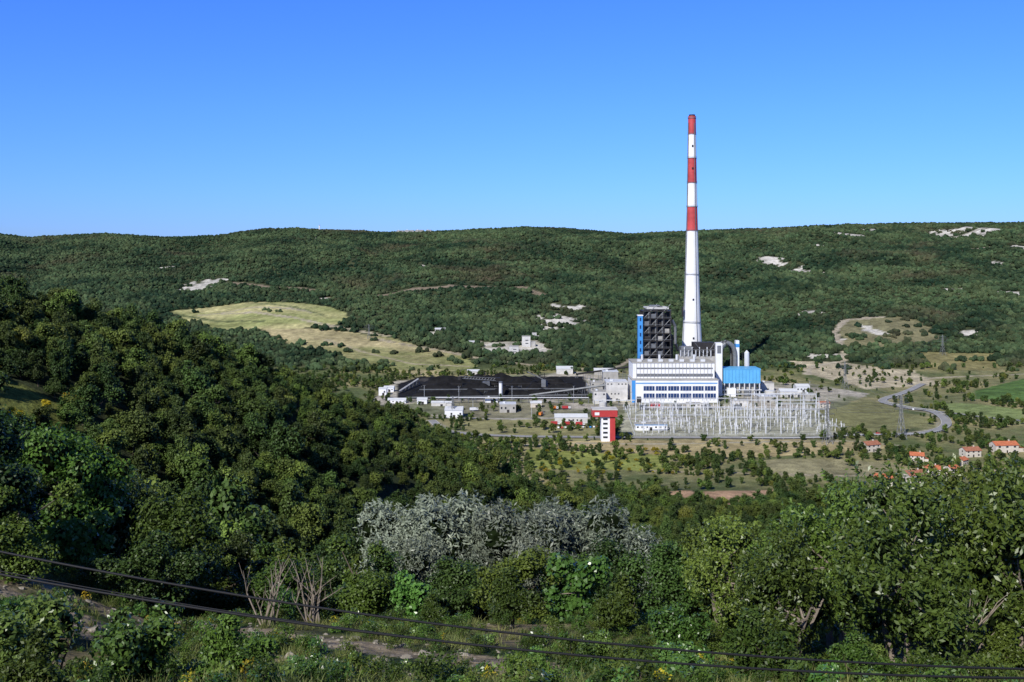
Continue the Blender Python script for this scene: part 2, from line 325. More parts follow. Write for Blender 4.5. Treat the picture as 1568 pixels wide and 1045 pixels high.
def tree(name,h,r,nc,nl,ls,leaf,aspect=.5,bark='bark',core=True,crown0=.3,shoot=0,seed=1,crs=.42,coren=3,stems=1,updir=.3,corek=.62,irr=1.0,limb=1.0,keepk=.45):
    g=np.random.default_rng(seed)
    VV=[];FF=[];MI=[];SH=[];off=0
    def add(V,F,mi,sh):
        nonlocal off
        VV.append(V);FF.append(F+off);MI.append(np.full(len(F),mi));SH.append(np.broadcast_to(sh,(len(V),)));off+=len(V)
    C=[];zc=h*(crown0+1)/2;rz=h*(1-crown0)/2
    ph=g.uniform(0,6.28,3)
    while len(C)<nc:
        p=g.uniform(-1,1,3)
        q=np.linalg.norm(p)
        if q>1 or q<.35: continue
        a=math.atan2(p[1],p[0]);k=.8+irr*(.26*math.sin(a*2+ph[0])+.16*math.sin(a*3+ph[1]))
        C.append((p[0]*r*k*.8,p[1]*r*k*.8,zc+p[2]*rz*.82*(1+irr*.18*math.sin(a+ph[2]))))
    C=np.array(C);CR=r*crs*g.uniform(.45,1.15,nc)
    for s in range(stems):
        bx,by=(g.uniform(-.12,.12,2)*r*(stems>1)) 
        top=np.array((bx*4+g.uniform(-.1,.1)*r,by*4+g.uniform(-.1,.1)*r,h*.62))
        mid=np.array((bx*2+g.uniform(-.06,.06)*r,by*2,h*.3))
        r0=h*.022/(stems**.4)*limb
        V,F=tube([(bx,by,-.8),(bx,by,h*.08),mid,top],[r0*1.35,r0,r0*.75,r0*.3]);add(V,F,0,.5)
        for i in g.permutation(nc)[:min(nc,11)]:
            t=g.uniform(.1,.8);st=mid*(1-t)+top*t;e=C[i];m=(st+e)/2+np.array((0,0,.06*h*g.uniform(-1,1)))
            V,F=tube([st,m,e],[r0*.45,r0*.28,r0*.09],5);add(V,F,0,.5)
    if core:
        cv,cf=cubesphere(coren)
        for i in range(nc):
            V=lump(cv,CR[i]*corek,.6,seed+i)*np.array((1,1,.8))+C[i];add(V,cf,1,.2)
    w=CR**2;ci=g.choice(nc,nl,p=w/w.sum())
    d=g.normal(size=(nl,3));d[:,2]+=.25;d/=np.linalg.norm(d,axis=1)[:,None]
    rg=1+.55*(vn(d[:,0]*2.6+ci*7.1,d[:,1]*2.6+d[:,2]*2.2,seed)-.5)*2*.6
    rad=CR[ci]*(g.uniform(.35,1.15,nl)**.5)*rg
    if shoot:
        ns=max(nl//26,1);sd=g.normal(size=(ns,3));sd[:,2]=np.abs(sd[:,2])*.8;sd/=np.linalg.norm(sd,axis=1)[:,None]
        sc=g.integers(0,nc,ns);sb=C[sc]+sd*CR[sc][:,None]*.8
        k=g.integers(0,ns,nl);tt=g.uniform(0,1,nl)
        ax=sd*.5+np.array((0,0,.65))
        P=sb[k]+ax[k]*(tt*shoot)[:,None]+g.normal(size=(nl,3))*ls*.45*(1.15-tt)[:,None]
        keep=g.uniform(size=nl)<keepk;P0=C[ci]+d*rad[:,None];P=np.where(keep[:,None],P0,P)
    else: P=C[ci]+d*rad[:,None]*np.array((1,1,.85))
    P[:,2]=np.maximum(P[:,2],.05*h)
    nrm=d*.8+g.normal(size=(nl,3))*.55+np.array((0,0,updir));nrm/=np.linalg.norm(nrm,axis=1)[:,None]
    a=np.cross(nrm,g.normal(size=(nl,3)));a/=np.linalg.norm(a,axis=1)[:,None];b=np.cross(nrm,a)
    L=ls*g.uniform(.65,1.3,nl)[:,None];W=L*aspect
    V=np.stack([P-a*L/2,P+b*W/2-a*L*.08,P+a*L/2,P-b*W/2-a*L*.08],1).reshape(-1,3)
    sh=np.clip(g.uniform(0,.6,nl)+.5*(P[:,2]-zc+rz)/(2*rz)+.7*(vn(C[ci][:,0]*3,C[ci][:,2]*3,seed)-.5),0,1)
    add(V,np.arange(nl*4).reshape(-1,4),2,np.repeat(sh,4))
    return quadmesh(name,np.concatenate(VV),np.concatenate(FF),[M[bark],M['core'],M[leaf]],np.concatenate(MI),np.concatenate(SH))
def coll(name,meshes):
    c=bpy.data.collections.new(name)
    for i,m in enumerate(meshes):
        o=bpy.data.objects.new('%s_%02d'%(name,i),m);c.objects.link(o)
    return c
def scatter(name,x,y,z,scl,collection,ntemp,zs=None,idx=None,tilt=.06):
    n=len(x);me=bpy.data.meshes.new(name);me.vertices.add(n)
    me.vertices.foreach_set('co',np.stack([x,y,z],-1).astype(np.float32).ravel())
    zs=zs if zs is not None else rng.uniform(.8,1.25,n)
    S=np.stack([scl*rng.uniform(.85,1.15,n),scl*rng.uniform(.85,1.15,n),scl*zs],-1)
    Rr=np.stack([rng.normal(size=n)*tilt,rng.normal(size=n)*tilt,rng.uniform(0,6.283,n)],-1)
    a=me.attributes.new('scl','FLOAT_VECTOR','POINT');a.data.foreach_set('vector',S.astype(np.float32).ravel())
    a=me.attributes.new('rot','FLOAT_VECTOR','POINT');a.data.foreach_set('vector',Rr.astype(np.float32).ravel())
    a=me.attributes.new('idx','INT','POINT');a.data.foreach_set('value',(rng.integers(0,ntemp,n) if idx is None else idx).astype(np.int32))
    o=link(bpy.data.objects.new(name,me))
    ng=bpy.data.node_groups.new(name,'GeometryNodeTree')
    ng.interface.new_socket('Geometry',in_out='INPUT',socket_type='NodeSocketGeometry');ng.interface.new_socket('Geometry',in_out='OUTPUT',socket_type='NodeSocketGeometry')
    gi=ng.nodes.new('NodeGroupInput');go=ng.nodes.new('NodeGroupOutput');ip=ng.nodes.new('GeometryNodeInstanceOnPoints')
    ci=ng.nodes.new('GeometryNodeCollectionInfo');ci.inputs['Collection'].default_value=collection;ci.inputs['Separate Children'].default_value=True;ci.inputs['Reset Children'].default_value=True
    def na(nm,t):
        q=ng.nodes.new('GeometryNodeInputNamedAttribute');q.data_type=t;q.inputs['Name'].default_value=nm
        return [s for s in q.outputs if s.enabled and s.name=='Attribute'][0]
    er=ng.nodes.new('FunctionNodeEulerToRotation');L=ng.links
    L.new(gi.outputs[0],ip.inputs['Points']);L.new(ci.outputs[0],ip.inputs['Instance']);ip.inputs['Pick Instance'].default_value=True
    L.new(na('idx','INT'),ip.inputs['Instance Index']);L.new(na('rot','FLOAT_VECTOR'),er.inputs[0]);L.new(er.outputs[0],ip.inputs['Rotation'])
    L.new(na('scl','FLOAT_VECTOR'),ip.inputs['Scale']);L.new(ip.outputs[0],go.inputs[0])
    o.modifiers.new('scatter','NODES').node_group=ng
    return o
def jgrid(x0,x1,y0,y1,sp):
    X,Y=np.meshgrid(np.arange(x0,x1,sp),np.arange(y0,y1,sp))
    X=X.ravel()+rng.uniform(-.55,.55,X.size)*sp;Y=Y.ravel()+rng.uniform(-.55,.55,Y.size)*sp
    return X,Y
def canopy(name,seed):
    g=np.random.default_rng(seed);cv,cf=cubesphere(4);VV=[];FF=[];SH=[];o=0
    for i in range(8):
        a=g.uniform(0,6.28);d=g.uniform(0,8);r=g.uniform(1.5,4.0)
        V=lump(cv,r,1.0,seed*9+i)*np.array((1,1,.95))+np.array((math.cos(a)*d,math.sin(a)*d,r*.75+g.uniform(-.4,1.6)))
        VV.append(V);FF.append(cf+o);SH.append(np.full(len(V),g.uniform(0,1)));o+=len(V)
    return quadmesh(name,np.concatenate(VV),np.concatenate(FF),[M['canopy']],None,np.concatenate(SH))
cfar=coll('canopy_group',[canopy('canopy_%d'%i,40+i) for i in range(5)])
X,Y=jgrid(-2200,2300,1370,3420,12.5)
k=(np.abs(X)<.60*Y+60);X=X[k];Y=Y[k]
_,D=ground(X,Y);k=rng.uniform(size=len(X))<D*.9;X=X[k];Y=Y[k]
sc=.7+.6*np.clip(.5+fbm(X,Y,120,3,81)*2,0,1)
scatter('hillside_forest',X,Y,H(X,Y)-.6,sc,cfar,5)
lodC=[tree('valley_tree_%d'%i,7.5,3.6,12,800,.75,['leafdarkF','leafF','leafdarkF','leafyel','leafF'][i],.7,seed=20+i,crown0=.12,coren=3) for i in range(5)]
cC=coll('valley_tree_kind',lodC)
X,Y=jgrid(-560,900,600,1400,6.3)
k=(np.abs(X)<.60*Y+40);X=X[k];Y=Y[k]
_,D=ground(X,Y);k=rng.uniform(size=len(X))<D*.85;X=X[k];Y=Y[k]
scatter('valley_woodland',X,Y,H(X,Y)-.3,rng.uniform(.3,1.15,len(X)),cC,5,idx=rng.choice(5,len(X),p=[.34,.22,.28,.04,.12]))
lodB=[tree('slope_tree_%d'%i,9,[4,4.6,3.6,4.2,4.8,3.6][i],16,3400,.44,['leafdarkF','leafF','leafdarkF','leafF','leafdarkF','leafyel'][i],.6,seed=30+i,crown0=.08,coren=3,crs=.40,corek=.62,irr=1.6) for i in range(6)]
cB=coll('slope_tree_kind',lodB)
X,Y=jgrid(-420,420,112,640,6.0)
k=(np.abs(X)<.62*Y+30);X=X[k];Y=Y[k]
_,D=ground(X,Y);k=rng.uniform(size=len(X))<D*.93;X=X[k];Y=Y[k]
sc=np.clip(rng.lognormal(-.1,.28,len(X)),.45,1.4)*(.85+.4*np.clip(.5+fbm(X,Y,40,2,83)*2,0,1))*.95
ix=rng.choice(6,len(X),p=[.25,.18,.24,.16,.15,.02])
scatter('slope_woodland',X,Y,H(X,Y)-.4,sc,cB,6,idx=ix)
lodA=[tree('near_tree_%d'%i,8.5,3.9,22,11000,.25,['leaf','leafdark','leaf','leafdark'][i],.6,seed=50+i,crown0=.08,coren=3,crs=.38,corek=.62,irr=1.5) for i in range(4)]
cA=coll('near_tree_kind',lodA)
X,Y=jgrid(-90,90,64,116,5.1)
k=(np.abs(X)<.62*Y+10)&~((X>-16)&(X<14)&(Y<86));X=X[k];Y=Y[k]
_,D=ground(X,Y);k=rng.uniform(size=len(X))<np.clip(D+.2,0,1)*.88;X=X[k];Y=Y[k]
scatter('near_woodland',X,Y,H(X,Y)-.4,np.where(X>12,.8,1)*rng.uniform(.5,1.15,len(X)),cA,4)
# hero trees, named
T_ol=[tree('olive_tree_crown_%d'%i,11,5.4,30,21000,.44,'leafsilver',.28,'bark',seed=60+i,crown0=.08,coren=4,crs=.33,shoot=.9,corek=.75,irr=1.3,keepk=.6) for i in range(2)]
T_ash=[tree('ash_tree_crown_%d'%i,7.5,5.0,34,14000,.27,'leafash',.42,'palebark',seed=70+i,crown0=.12,core=True,crs=.24,shoot=.9,stems=3,corek=.42,limb=1.6,irr=1.4) for i in range(2)]
T_fig=tree('fig_tree_crown',5,2.4,14,2400,.32,'leafbig',.8,'palebark',seed=80,crown0=.12,coren=3,crs=.34,corek=.55)
T_lau=[tree('laurel_shrub_crown_%d'%i,3,2.0,16,3600,.19,['leafbig','leaf'][i],.5,'bark',seed=85+i,crown0=.03,coren=3,crs=.34,stems=3,corek=.5,irr=1.4) for i in range(2)]
T_dec=lodA
def place(name,me,x,y,s,sz=None,rot=None,dz=-.2):
    o=bpy.data.objects.new(name,me);o.location=(x,y,hz(x,y)+dz);o.scale=(s,s,sz or s);o.rotation_euler=(0,0,rot if rot is not None else rng.uniform(0,6.28));return link(o)
for i,(x,y,s) in enumerate([(-8.2,75,.92),(-4.2,78,1.1),(.2,76,1.0),(4.4,78,1.06),(7.4,77,.84),(-6,71,.7),(2,71,.7)]): place('olive_tree',T_ol[i%2],x,y,s)
for i,(x,y,s,z) in enumerate([(9.9,36,.62,.68),(13.6,34.5,.82,.86),(18.2,36,.88,.98),(13.5,42,.8,.86),(20.5,43,.9,1.0),(9.8,46,.66,.7),(26,45,.95,.98)]): place('ash_tree',T_ash[i%2],x,y,s,z)
for x,y,s in [(3.4,52,.85),(-26,60,.9),(-6,57,.7)]: place('fig_tree',T_fig,x,y,s)
for i,(x,y,s,z) in enumerate([(-9,59,.75,.7),(-3.5,61,.7,.6),(0,59,.75,.66),(6,60,.72,.66),(-14,61,.85,.75),(9.5,58,.7,.7),(-20,59,.9,.95),(-28,53,1,.95),(-25,50,.7,.65),(-20,54,.7,.6),(12.5,60,.8,.8),(18,59,.9,.85),(25,56,.9,.85),(-34,60,1,1),(4,64,.8,.66),(-8,65,.8,.66),(11,76,.9,.9),(-31,46,.9,.9)]): place('deciduous_tree',T_dec[i%4],x,y,s,z)
for i,(x,y,s) in enumerate([(-10.5,27,.85),(-7.8,28,.7),(-13.5,29,1.0),(-12,25,.6),(-5.5,26,.35),(2.2,29,.45),(5,29,.55),(7.4,30,.75),(-17,31,1),(10,29,.55),(-20,40,.8),(0,50,.9),(-12,51,.7),(-4,50,.55),(7,42,.8),(5,46,.9),(12,33,.5),(16,32,.6),(-16,41,.5),(-9,36,.35),(3,38,.5)]): place('laurel_shrub',T_lau[i%2],x,y,s)
g=np.random.default_rng(5);VV=[];FF=[];o=0
for q in range(9):
    b=np.array((g.uniform(-.3,.3),g.uniform(-.3,.3),0));a=g.uniform(-1.8,1.8)
    e=b+np.array((a,g.uniform(-1,1),g.uniform(2,3.6)));m=(b*.6+e*.4)+g.normal(size=3)*.25+np.array((-.2*a,0,.3))
    V,F=tube([b,m,e],[.055,.035,.01],5);VV.append(V);FF.append(F+o);o+=len(V)
    for r_ in range(3):
        s0=m*(1-r_*.3)+e*r_*.3;e2=s0+np.array((g.uniform(-.8,.8),g.uniform(-.5,.5),g.uniform(.4,1.2)))
        V,F=tube([s0,(s0+e2)/2+g.normal(size=3)*.06,e2],[.022,.015,.006],4);VV.append(V);FF.append(F+o);o+=len(V)
mb=quadmesh('bare_shrub_branches',np.concatenate(VV),np.concatenate(FF),[M['palebark']])
for x,y in[(-12,49),(-10,50),(15,33.5)]: place('bare_shrub',mb,x,y,1)
T_br=tree('broom_crown',2.6,1.6,8,1500,.22,'leafbroom',.5,seed=91,crown0=.02,coren=3)
X=np.concatenate([rng.uniform(-150,-98,30),rng.uniform(20,130,50)]);Y=np.concatenate([rng.uniform(215,262,30),rng.uniform(740,840,50)])
scatter('broom_shrubs',X,Y,H(X,Y),rng.uniform(.6,1.8,len(X)),coll('broom_kind',[T_br]),1)
def tuft(name,seed,mat,n=45,hh=.4):
    g=np.random.default_rng(seed);P=g.normal(size=(n,3))*.16;P[:,2]=0;t=P+g.normal(size=(n,3))*.13;t[:,2]=hh*g.uniform(.5,1.1,n)
    w=g.normal(size=(n,3));w[:,2]=0;w/=np.linalg.norm(w,axis=1)[:,None];w*=.012
    V=np.stack([P-w,P+w,t+w*.2,t-w*.2],1).reshape(-1,3)
    return quadmesh(name,V,np.arange(n*4).reshape(-1,4),[M[mat]],None,np.repeat(g.uniform(0,1,n),4))
weed=tree('weed',.55,.45,6,260,.1,'leafbig',.5,seed=95,crown0=.0,core=False)
weed2=tree('weed2',.6,.5,6,420,.07,'leaf',.5,seed=96,crown0=.0,core=False)
weed3=tree('weed3',.5,.4,5,120,.07,'leafbroom',.6,seed=97,crown0=.0,core=False)
cg=coll('grass_kind',[tuft('t0',1,'grass',45,.3),tuft('t1',2,'grass',60,.22),weed,weed2,weed3])
X=rng.uniform(-45,35,18000);Y=rng.uniform(22,64,18000)
n=fbm(X,Y,5,4,51);k=(rng.uniform(size=len(X))<np.clip(.42-n*3.2,0.06,1)*(1-.93*bare(X,Y)))&(np.abs(X)<.6*Y+4);X=X[k];Y=Y[k]
scatter('grass',X,Y,H(X,Y)-.03,rng.uniform(.5,1.5,len(X)),cg,5,idx=rng.choice(5,len(X),p=[.37,.28,.12,.21,.02]))
cv,cf=cubesphere(4)
rk=coll('stone_kind',[quadmesh('stone_%d'%i,lump(cv,.22,.9,i+3)*np.array((1.2,1,.6)),cf,[M['stone']]) for i in range(4)])
X=rng.uniform(-34,12,9000);Y=rng.uniform(24,60,9000);k=rng.uniform(size=len(X))<np.clip(bare(X,Y)*.35,0.02,1);X=X[k];Y=Y[k]
scatter('garden_stones',X,Y,H(X,Y)-.03,np.clip(rng.lognormal(-.9,.6,len(X)),.12,2.2),rk,4,tilt=.4)
# ---------------------------------------------------------------- builder
class B:
    def __init__(s): s.v=[];s.f=[];s.m=[];s.mats=[]
    def mi(s,m):
        if m not in s.mats: s.mats.append(m)
        return s.mats.index(m)
    def box(s,x0,x1,y0,y1,z0,z1,m):
        o=len(s.v);s.v+=[(x0,y0,z0),(x1,y0,z0),(x1,y1,z0),(x0,y1,z0),(x0,y0,z1),(x1,y0,z1),(x1,y1,z1),(x0,y1,z1)]
        s.f+=[tuple(o+i for i in q) for q in((0,3,2,1),(4,5,6,7),(0,1,5,4),(1,2,6,5),(2,3,7,6),(3,0,4,7))];s.m+=[s.mi(m)]*6
    def cyl(s,x,y,z0,z1,r0,r1,m,n=20,cap=True):
        o=len(s.v)
        for z,r in((z0,r0),(z1,r1)):
            for i in range(n): s.v.append((x+r*math.cos(6.28318*i/n),y+r*math.sin(6.28318*i/n),z))
        for i in range(n): s.f.append((o+i,o+(i+1)%n,o+n+(i+1)%n,o+n+i));s.m.append(s.mi(m))
        if cap: s.f.append(tuple(o+n+i for i in range(n)));s.m.append(s.mi(m))
    def beam(s,p,q,w,m,n=4):
        V,F=tube([p,q],[w*.7,w*.7],n);o=len(s.v);s.v+=[tuple(a) for a in V];s.f+=[tuple(int(o+i) for i in f) for f in F];s.m+=[s.mi(m)]*len(F)
    def path(s,P,r,m,n=8):
        V,F=tube(P,[r]*len(P),n);o=len(s.v);s.v+=[tuple(a) for a in V];s.f+=[tuple(int(o+i) for i in f) for f in F];s.m+=[s.mi(m)]*len(F)
    def face(s,pts,m):
        o=len(s.v);s.v+=list(pts);s.f.append(tuple(range(o,o+len(pts))));s.m.append(s.mi(m))
    def obj(s,name,loc=(0,0,0),rz=0):
        me=bpy.data.meshes.new(name);me.from_pydata(s.v,[],s.f)
        for m in s.mats: me.materials.append(M[m])
        me.polygons.foreach_set('material_index',s.m);me.update()
        o=bpy.data.objects.new(name,me);o.location=loc;o.rotation_euler=(0,0,rz);return link(o)
b=B();cxm,cym=226,1250
prof=[(0,15.5),(40,13),(80,10.9),(120,9.3),(160,8.2),(195,7.3)]
for (z0,r0),(z1,r1) in zip(prof[:-1],prof[1:]): b.cyl(0,0,z0,z1,r0,r1,'chimwhite',40,False)
zz=[195,225,255,286,316,339];rr=[7.3,6.6,6.0,5.5,5.0,4.8]
for i in range(5): b.cyl(0,0,zz[i],zz[i+1],rr[i],rr[i+1],'chimred' if i%2==0 else 'chimwhite',40,i==4)
for z,r in((80,10.9),(140,8.75),(195,7.3),(225,6.6),(255,6.0),(286,5.5),(316,5.0),(336,4.8)):
    b.cyl(0,0,z,z+.7,r+.6,r+.6,'steel',40);b.cyl(0,0,z+2,z+2.2,r+.7,r+.7,'steel',40,False)
b.cyl(0,0,339,341,4.0,3.8,'dark',24)
b.path([(-14.5,-5,4),(-10.3,-3,80),(-7,-3,195),(-5,-2.5,330)],.6,'steel',5)
b.path([(6,-14.8,4),(4,-10.8,80),(3,-7.1,195),(2,-5,330)],.35,'steel',4)
for z,r in((108,9.8),(300,5.4),(272,5.9),(60,12)): b.box(-1.2,.8,-r-.5,-r+.5,z,z+2.4,'dark')
b.box(-14,-12,-9,-6,88,100,'dark')
b.obj('chimney',(cxm,cym,0))
b=B()
b.box(134,230,1110,1150,0,25,'white');b.box(136,228,1121,1160,25,43,'white')
b.box(133.4,230.6,1109.6,1150.3,25,26,'concrete');b.box(135.5,228.5,1120.5,1160.5,43,44,'concrete')
for z0,z1 in((13.6,18.6),(5,10.4)):
    n=6;w=(228-146)/n
    for i in range(n): b.box(146+i*w+.8,146+(i+1)*w-.8,1109.7,1110.4,z0,z1,'glass')
    for i in range(24): b.box(146+i*w/4-.12,146+i*w/4+.12,1109.5,1109.9,z0,z1,'white')
b.box(138,229,1109.75,1110.4,21.3,22.4,'blue');b.box(133.7,137.6,1109.6,1111,0,24.9,'blue')
b.box(139,144,1109.7,1110.4,0,7,'dark')
b.box(140,226,1120.6,1121.4,28,31.2,'steel');b.box(140,226,1120.6,1121.4,36.5,38,'steel')
for i in range(22): b.box(140+i*4,140.3+i*4,1120.3,1121.3,26,43,'concrete')
for i in range(7): b.box(142+i*12,147+i*12,1128,1134,44,46.5,'galv')
for i in range(4): b.cyl(150+i*20,1148,44,50,1.4,1.4,'galv',10)
b.obj('turbine_hall')
b=B()
xs=np.linspace(155,187,5);yy=np.linspace(1175,1205,4);b.box(159,183,1179,1201,40,96,'dark')
for i,x in enumerate(xs):
    for y in yy: b.box(x-.7,x+.7,y-.7,y+.7,0,98,'dark')
for k_,z in enumerate(np.arange(10,99,8.8)):
    b.box(154,188,1174.2,1206,z,z+.8,'dark');b.beam((154,1173.9,z+2.2),(188,1173.9,z+2.2),.35,'steel')
    for i in range(4):
        if (i+k_)%2: b.beam((xs[i],1174.6,z),(xs[i+1],1174.6,z+8.8),.45,'steel')
        elif rng.uniform()<.55: b.box(xs[i]+1,xs[i+1]-1.2,1176,1179,z+1,z+6,rng.choice(['steel','concrete','dark']))
b.box(160,184,1176,1204,98,100,'dark');b.box(159,185,1175,1205,101,103,'offwhite');b.box(164,176,1185,1195,103,105,'steel')
for x in(162,170,178): b.cyl(x,1178,50,98,1.1,1.1,'steel',10)
b.path([(189,1180,88),(194,1184,80),(194,1184,60),(200,1200,50)],1.8,'steel')
b.box(187.2,191,1180,1200,0,70,'dark')
b.obj('boiler_house')
b=B();b.box(148.5,154,1172,1180,0,93,'blue');b.box(148,154.4,1171.6,1180.4,93,94.2,'white')
for z in range(6,92,9): b.box(150.4,152,1171.7,1172.3,z,z+4,'glass')
b.obj('elevator_shaft')
# flue gas plant
b=B()
b.box(196,245,1165,1195,0,46,'concrete')
b.box(198,212,1166,1180,46,57,'steel');b.box(213,238,1168,1182,46,62,'dark');b.box(238,245.5,1162,1174,0,62,'white')
b.box(239.5,244,1161.7,1162.2,50,59,'steel')
for i in range(9): b.box(197+i*4.4,197.8+i*4.4,1164,1166,46,54+3*(i%2),'galv')
b.beam((196,1163.8,54),(238,1163.8,54),.5,'steel');b.beam((200,1164,46),(212,1164,57),.4,'steel');b.beam((214,1164,62),(226,1164,46),.4,'steel');b.beam((226,1164,46),(237,1164,62),.4,'steel')
for k_ in range(3):
    P=[(250+9*(1-math.cos(a)),1196+k_*7,44+15*math.sin(a)) for a in np.linspace(0,math.pi,11)];P=[(250,P[0][1],10)]+P+[(268,P[0][1],30)];b.path(P,2.8,'dark' if k_==1 else 'steel',12)
b.box(269,273,1196,1203,0,62,'white');b.box(268.8,273.2,1195.8,1203.2,54,58,'blue');b.cyl(283,1200,0,47,3.0,3.0,'galv',18);b.cyl(283,1200,47,50,3.0,.5,'galv',18)
b.beam((277,1197,5),(277,1197,50),.5,'dark')
b.obj('flue_gas_plant')
b=B();b.box(247,290,1162,1188,15,31,'sky');b.box(246.6,290.4,1161.6,1188.4,31,32,'sky')
for x in np.linspace(248,289,8): b.box(x-.6,x+.6,1162,1163.2,0,15,'galv')
b.box(251,287,1168,1184,0,14.9,'concrete');b.box(246,291,1160.5,1161.5,7,8,'galv');b.box(250,260,1156,1160,0,10,'white');b.box(270,276,1157,1160,0,7,'steel')
for i in range(11): b.box(249+i*4,249.25+i*4,1161.7,1162.1,15.5,30.5,'blue')
b.obj('blue_precipitator_building')
def industrial(name,x0,x1,y0,d,h,wall='white',roof='concrete',gable=False,stripe=None):
    b=B();w=x1-x0;b.box(0,w,0,d,0,h,wall)
    if gable:
        rh=w*.16 if w<d else d*.2
        b.face([(-.4,-.4,h),(w+.4,-.4,h),(w+.4,d/2,h+rh),(-.4,d/2,h+rh)],roof);b.face([(-.4,d+.4,h),(w+.4,d+.4,h),(w+.4,d/2,h+rh),(-.4,d/2,h+rh)],roof)
        b.face([(0,0,h),(0,d,h),(0,d/2,h+rh-.1)],wall);b.face([(w,0,h),(w,d,h),(w,d/2,h+rh-.1)],wall)
    else:
        b.box(-.3,w+.3,-.3,d+.3,h,h+.5,roof);b.box(w*.2,w*.35,d*.3,d*.6,h+.5,h+2,'galv')
    fl=max(1,int(h//5))
    for f in range(fl):
        nn=max(2,int(w//4))
        if rng.uniform()<.75:
            for i in range(nn):
                if rng.uniform()<.6: b.box((i+.3)*w/nn,(i+.7)*w/nn,-.12,.1,f*h/fl+h/fl*.45,f*h/fl+h/fl*.7,'window')
        for i in range(max(1,int(d//5))): b.box(-.12,.1,(i+.3)*5,(i+.6)*5,f*h/fl+h/fl*.4,f*h/fl+h/fl*.7,'window')
    b.box(w*.45,w*.45+2.6,-.2,.1,0,min(3.4,h*.6),'dark')
    if stripe: b.box(-.05,w+.05,-.25,-.1,h*.86,h*.97,stripe)
    return b.obj(name,(x0,y0,hz((x0+x1)/2,y0+d/2)-.3))
for a in [('warehouse',-68,-50,1006,20,8,'white','galv',True),('workshop_building',-13,4,1040,16,9,'concrete','galv'),('storage_shed',42,74,975,14,6,'offwhite','galv',True),
 ('process_building',90,104,1100,14,14,'offwhite','concrete'),('process_building',106,130,1120,22,22,'offwhite','galv'),('office_building',92,106,1160,16,16,'concrete','concrete'),('office_building',108,126,1180,16,26,'concrete','galv'),
 ('control_building',116,146,935,10,6,'white','concrete',False,'blue'),('pump_house',-105,-94,1100,10,5,'white','galv',True),('pump_house',20,32,1075,10,5,'plaster','galv',True),
 ('pump_house',-156,-147,1165,10,8,'white','galv',True),('storage_shed',-154,-142,1195,10,5,'white','galv',True),('storage_shed',-138,-118,1105,9,4,'white','galv',True),('storage_shed',-88,-66,1085,8,4,'offwhite','galv',True),('storage_shed',-30,-16,1110,8,5,'white','concrete'),
 ('canteen_building',240,258,1085,12,6,'offwhite','concrete'),('canteen_building',275,296,1110,12,7,'concrete','galv'),('storage_shed',310,330,1150,14,7,'offwhite','galv',True),
 ('storage_shed',340,356,1190,14,7,'galv','galv',True),('workshop_building',300,316,1200,14,10,'offwhite','concrete'),('gatehouse',150,160,1075,8,5,'red','concrete'),
 ('workshop_building',330,342,1120,12,8,'concrete','concrete'),('warehouse',60,82,1340,16,7,'offwhite','galv',True),('storage_shed',110,140,1330,16,6,'concrete','galv',True),('storage_shed',-60,-44,1335,10,5,'offwhite','galv',True),
 ('pump_house',190,205,1080,8,4,'offwhite','concrete'),('hillside_shed',-68,-52,1560,8,4,'concrete','galv',True),('hillside_shed',-128,-110,1652,10,4,'concrete','galv',True)]:
    industrial(*a)
# pipe racks and tanks through the yard
b=B()
for x0,y0,x1,y1 in((90,1085,134,1085),(232,1130,330,1140),(92,1140,92,1230),(-90,1105,85,1105)):
    n=int(math.hypot(x1-x0,y1-y0)//8)
    for i in range(n+1):
        x=x0+(x1-x0)*i/n;y=y0+(y1-y0)*i/n;b.beam((x,y,0),(x,y,6),.35,'steel');b.beam((x,y+3,0),(x,y+3,6),.35,'steel');b.beam((x,y,5.6),(x,y+3,5.6),.3,'steel')
    for o_ in(.4,1.3,2.3): b.beam((x0,y0+o_,6.3),(x1,y1+o_,6.3),.5,'galv',6)
b.obj('pipe_rack')
for x,y,r,h in((98,1075,4,6),(302,1165,6,6),(318,1172,6,6)):
    b=B();b.cyl(0,0,0,h,r,r,'offwhite',22);b.cyl(0,0,h,h+r*.2,r,.3,'galv',22);b.path([(r+.2,0,0),(r+.2,0,h+1)],.12,'steel',4);b.cyl(0,0,h*.5,h*.5+.2,r+.1,r+.1,'steel',22,False);b.obj('storage_tank',(x,y,0))
b=B()
for x,y in((70,1130),(90,1150),(-60,1125),(0,1128),(130,1080),(270,1100),(320,1130),(-100,1135),(230,1075),(-40,1020),(20,1015),(350,1170),(95,1230)):
    b.beam((x,y,0),(x,y,16),.22,'galv');b.beam((x-1.5,y,16),(x+1.5,y,16),.3,'steel')
b.obj('yard_light_mast')
b=B();b.box(79,91,880,892,0,22,'white');b.box(86.5,91.2,879.8,892.2,0,22,'red');b.box(71,93,878,893,22,28,'red');b.box(70.7,93.3,877.7,893.3,28,28.7,'offwhite')
for i in range(5): b.box(80.5,84.5,879.7,880.2,3+i*4,4.6+i*4,'window')
b.box(73,77,877.8,878.2,23.5,26,'white')
b.obj('transfer_tower')
b=B();b.cyl(0,0,0,18,2,2,'white',20);b.cyl(0,0,18,19.5,2.3,2.3,'steel',20);b.path([(2.3,0,0),(2.3,0,18)],.15,'steel',4);b.obj('silo',(-13,1143,0))
for (x,y,w,h) in((22,1536,13,16),(3,1482,14,12),(36,1600,7,8)):
    z=hz(x,y);b=B();b.box(-w/2,w/2,0,w*.8,-2,h,'offwhite');b.box(-w/2-.3,w/2+.3,-.3,w*.8+.3,h,h+.7,'concrete')
    for i in range(2): b.box(-w*.1,w*.25,-.15,.1,h*(.3+.3*i),h*(.38+.3*i),'window')
    b.box(w/2,w/2+w*.6,2,w*.7,-2,h*.5,'concrete');b.obj('quarry_building',(x,y,z))
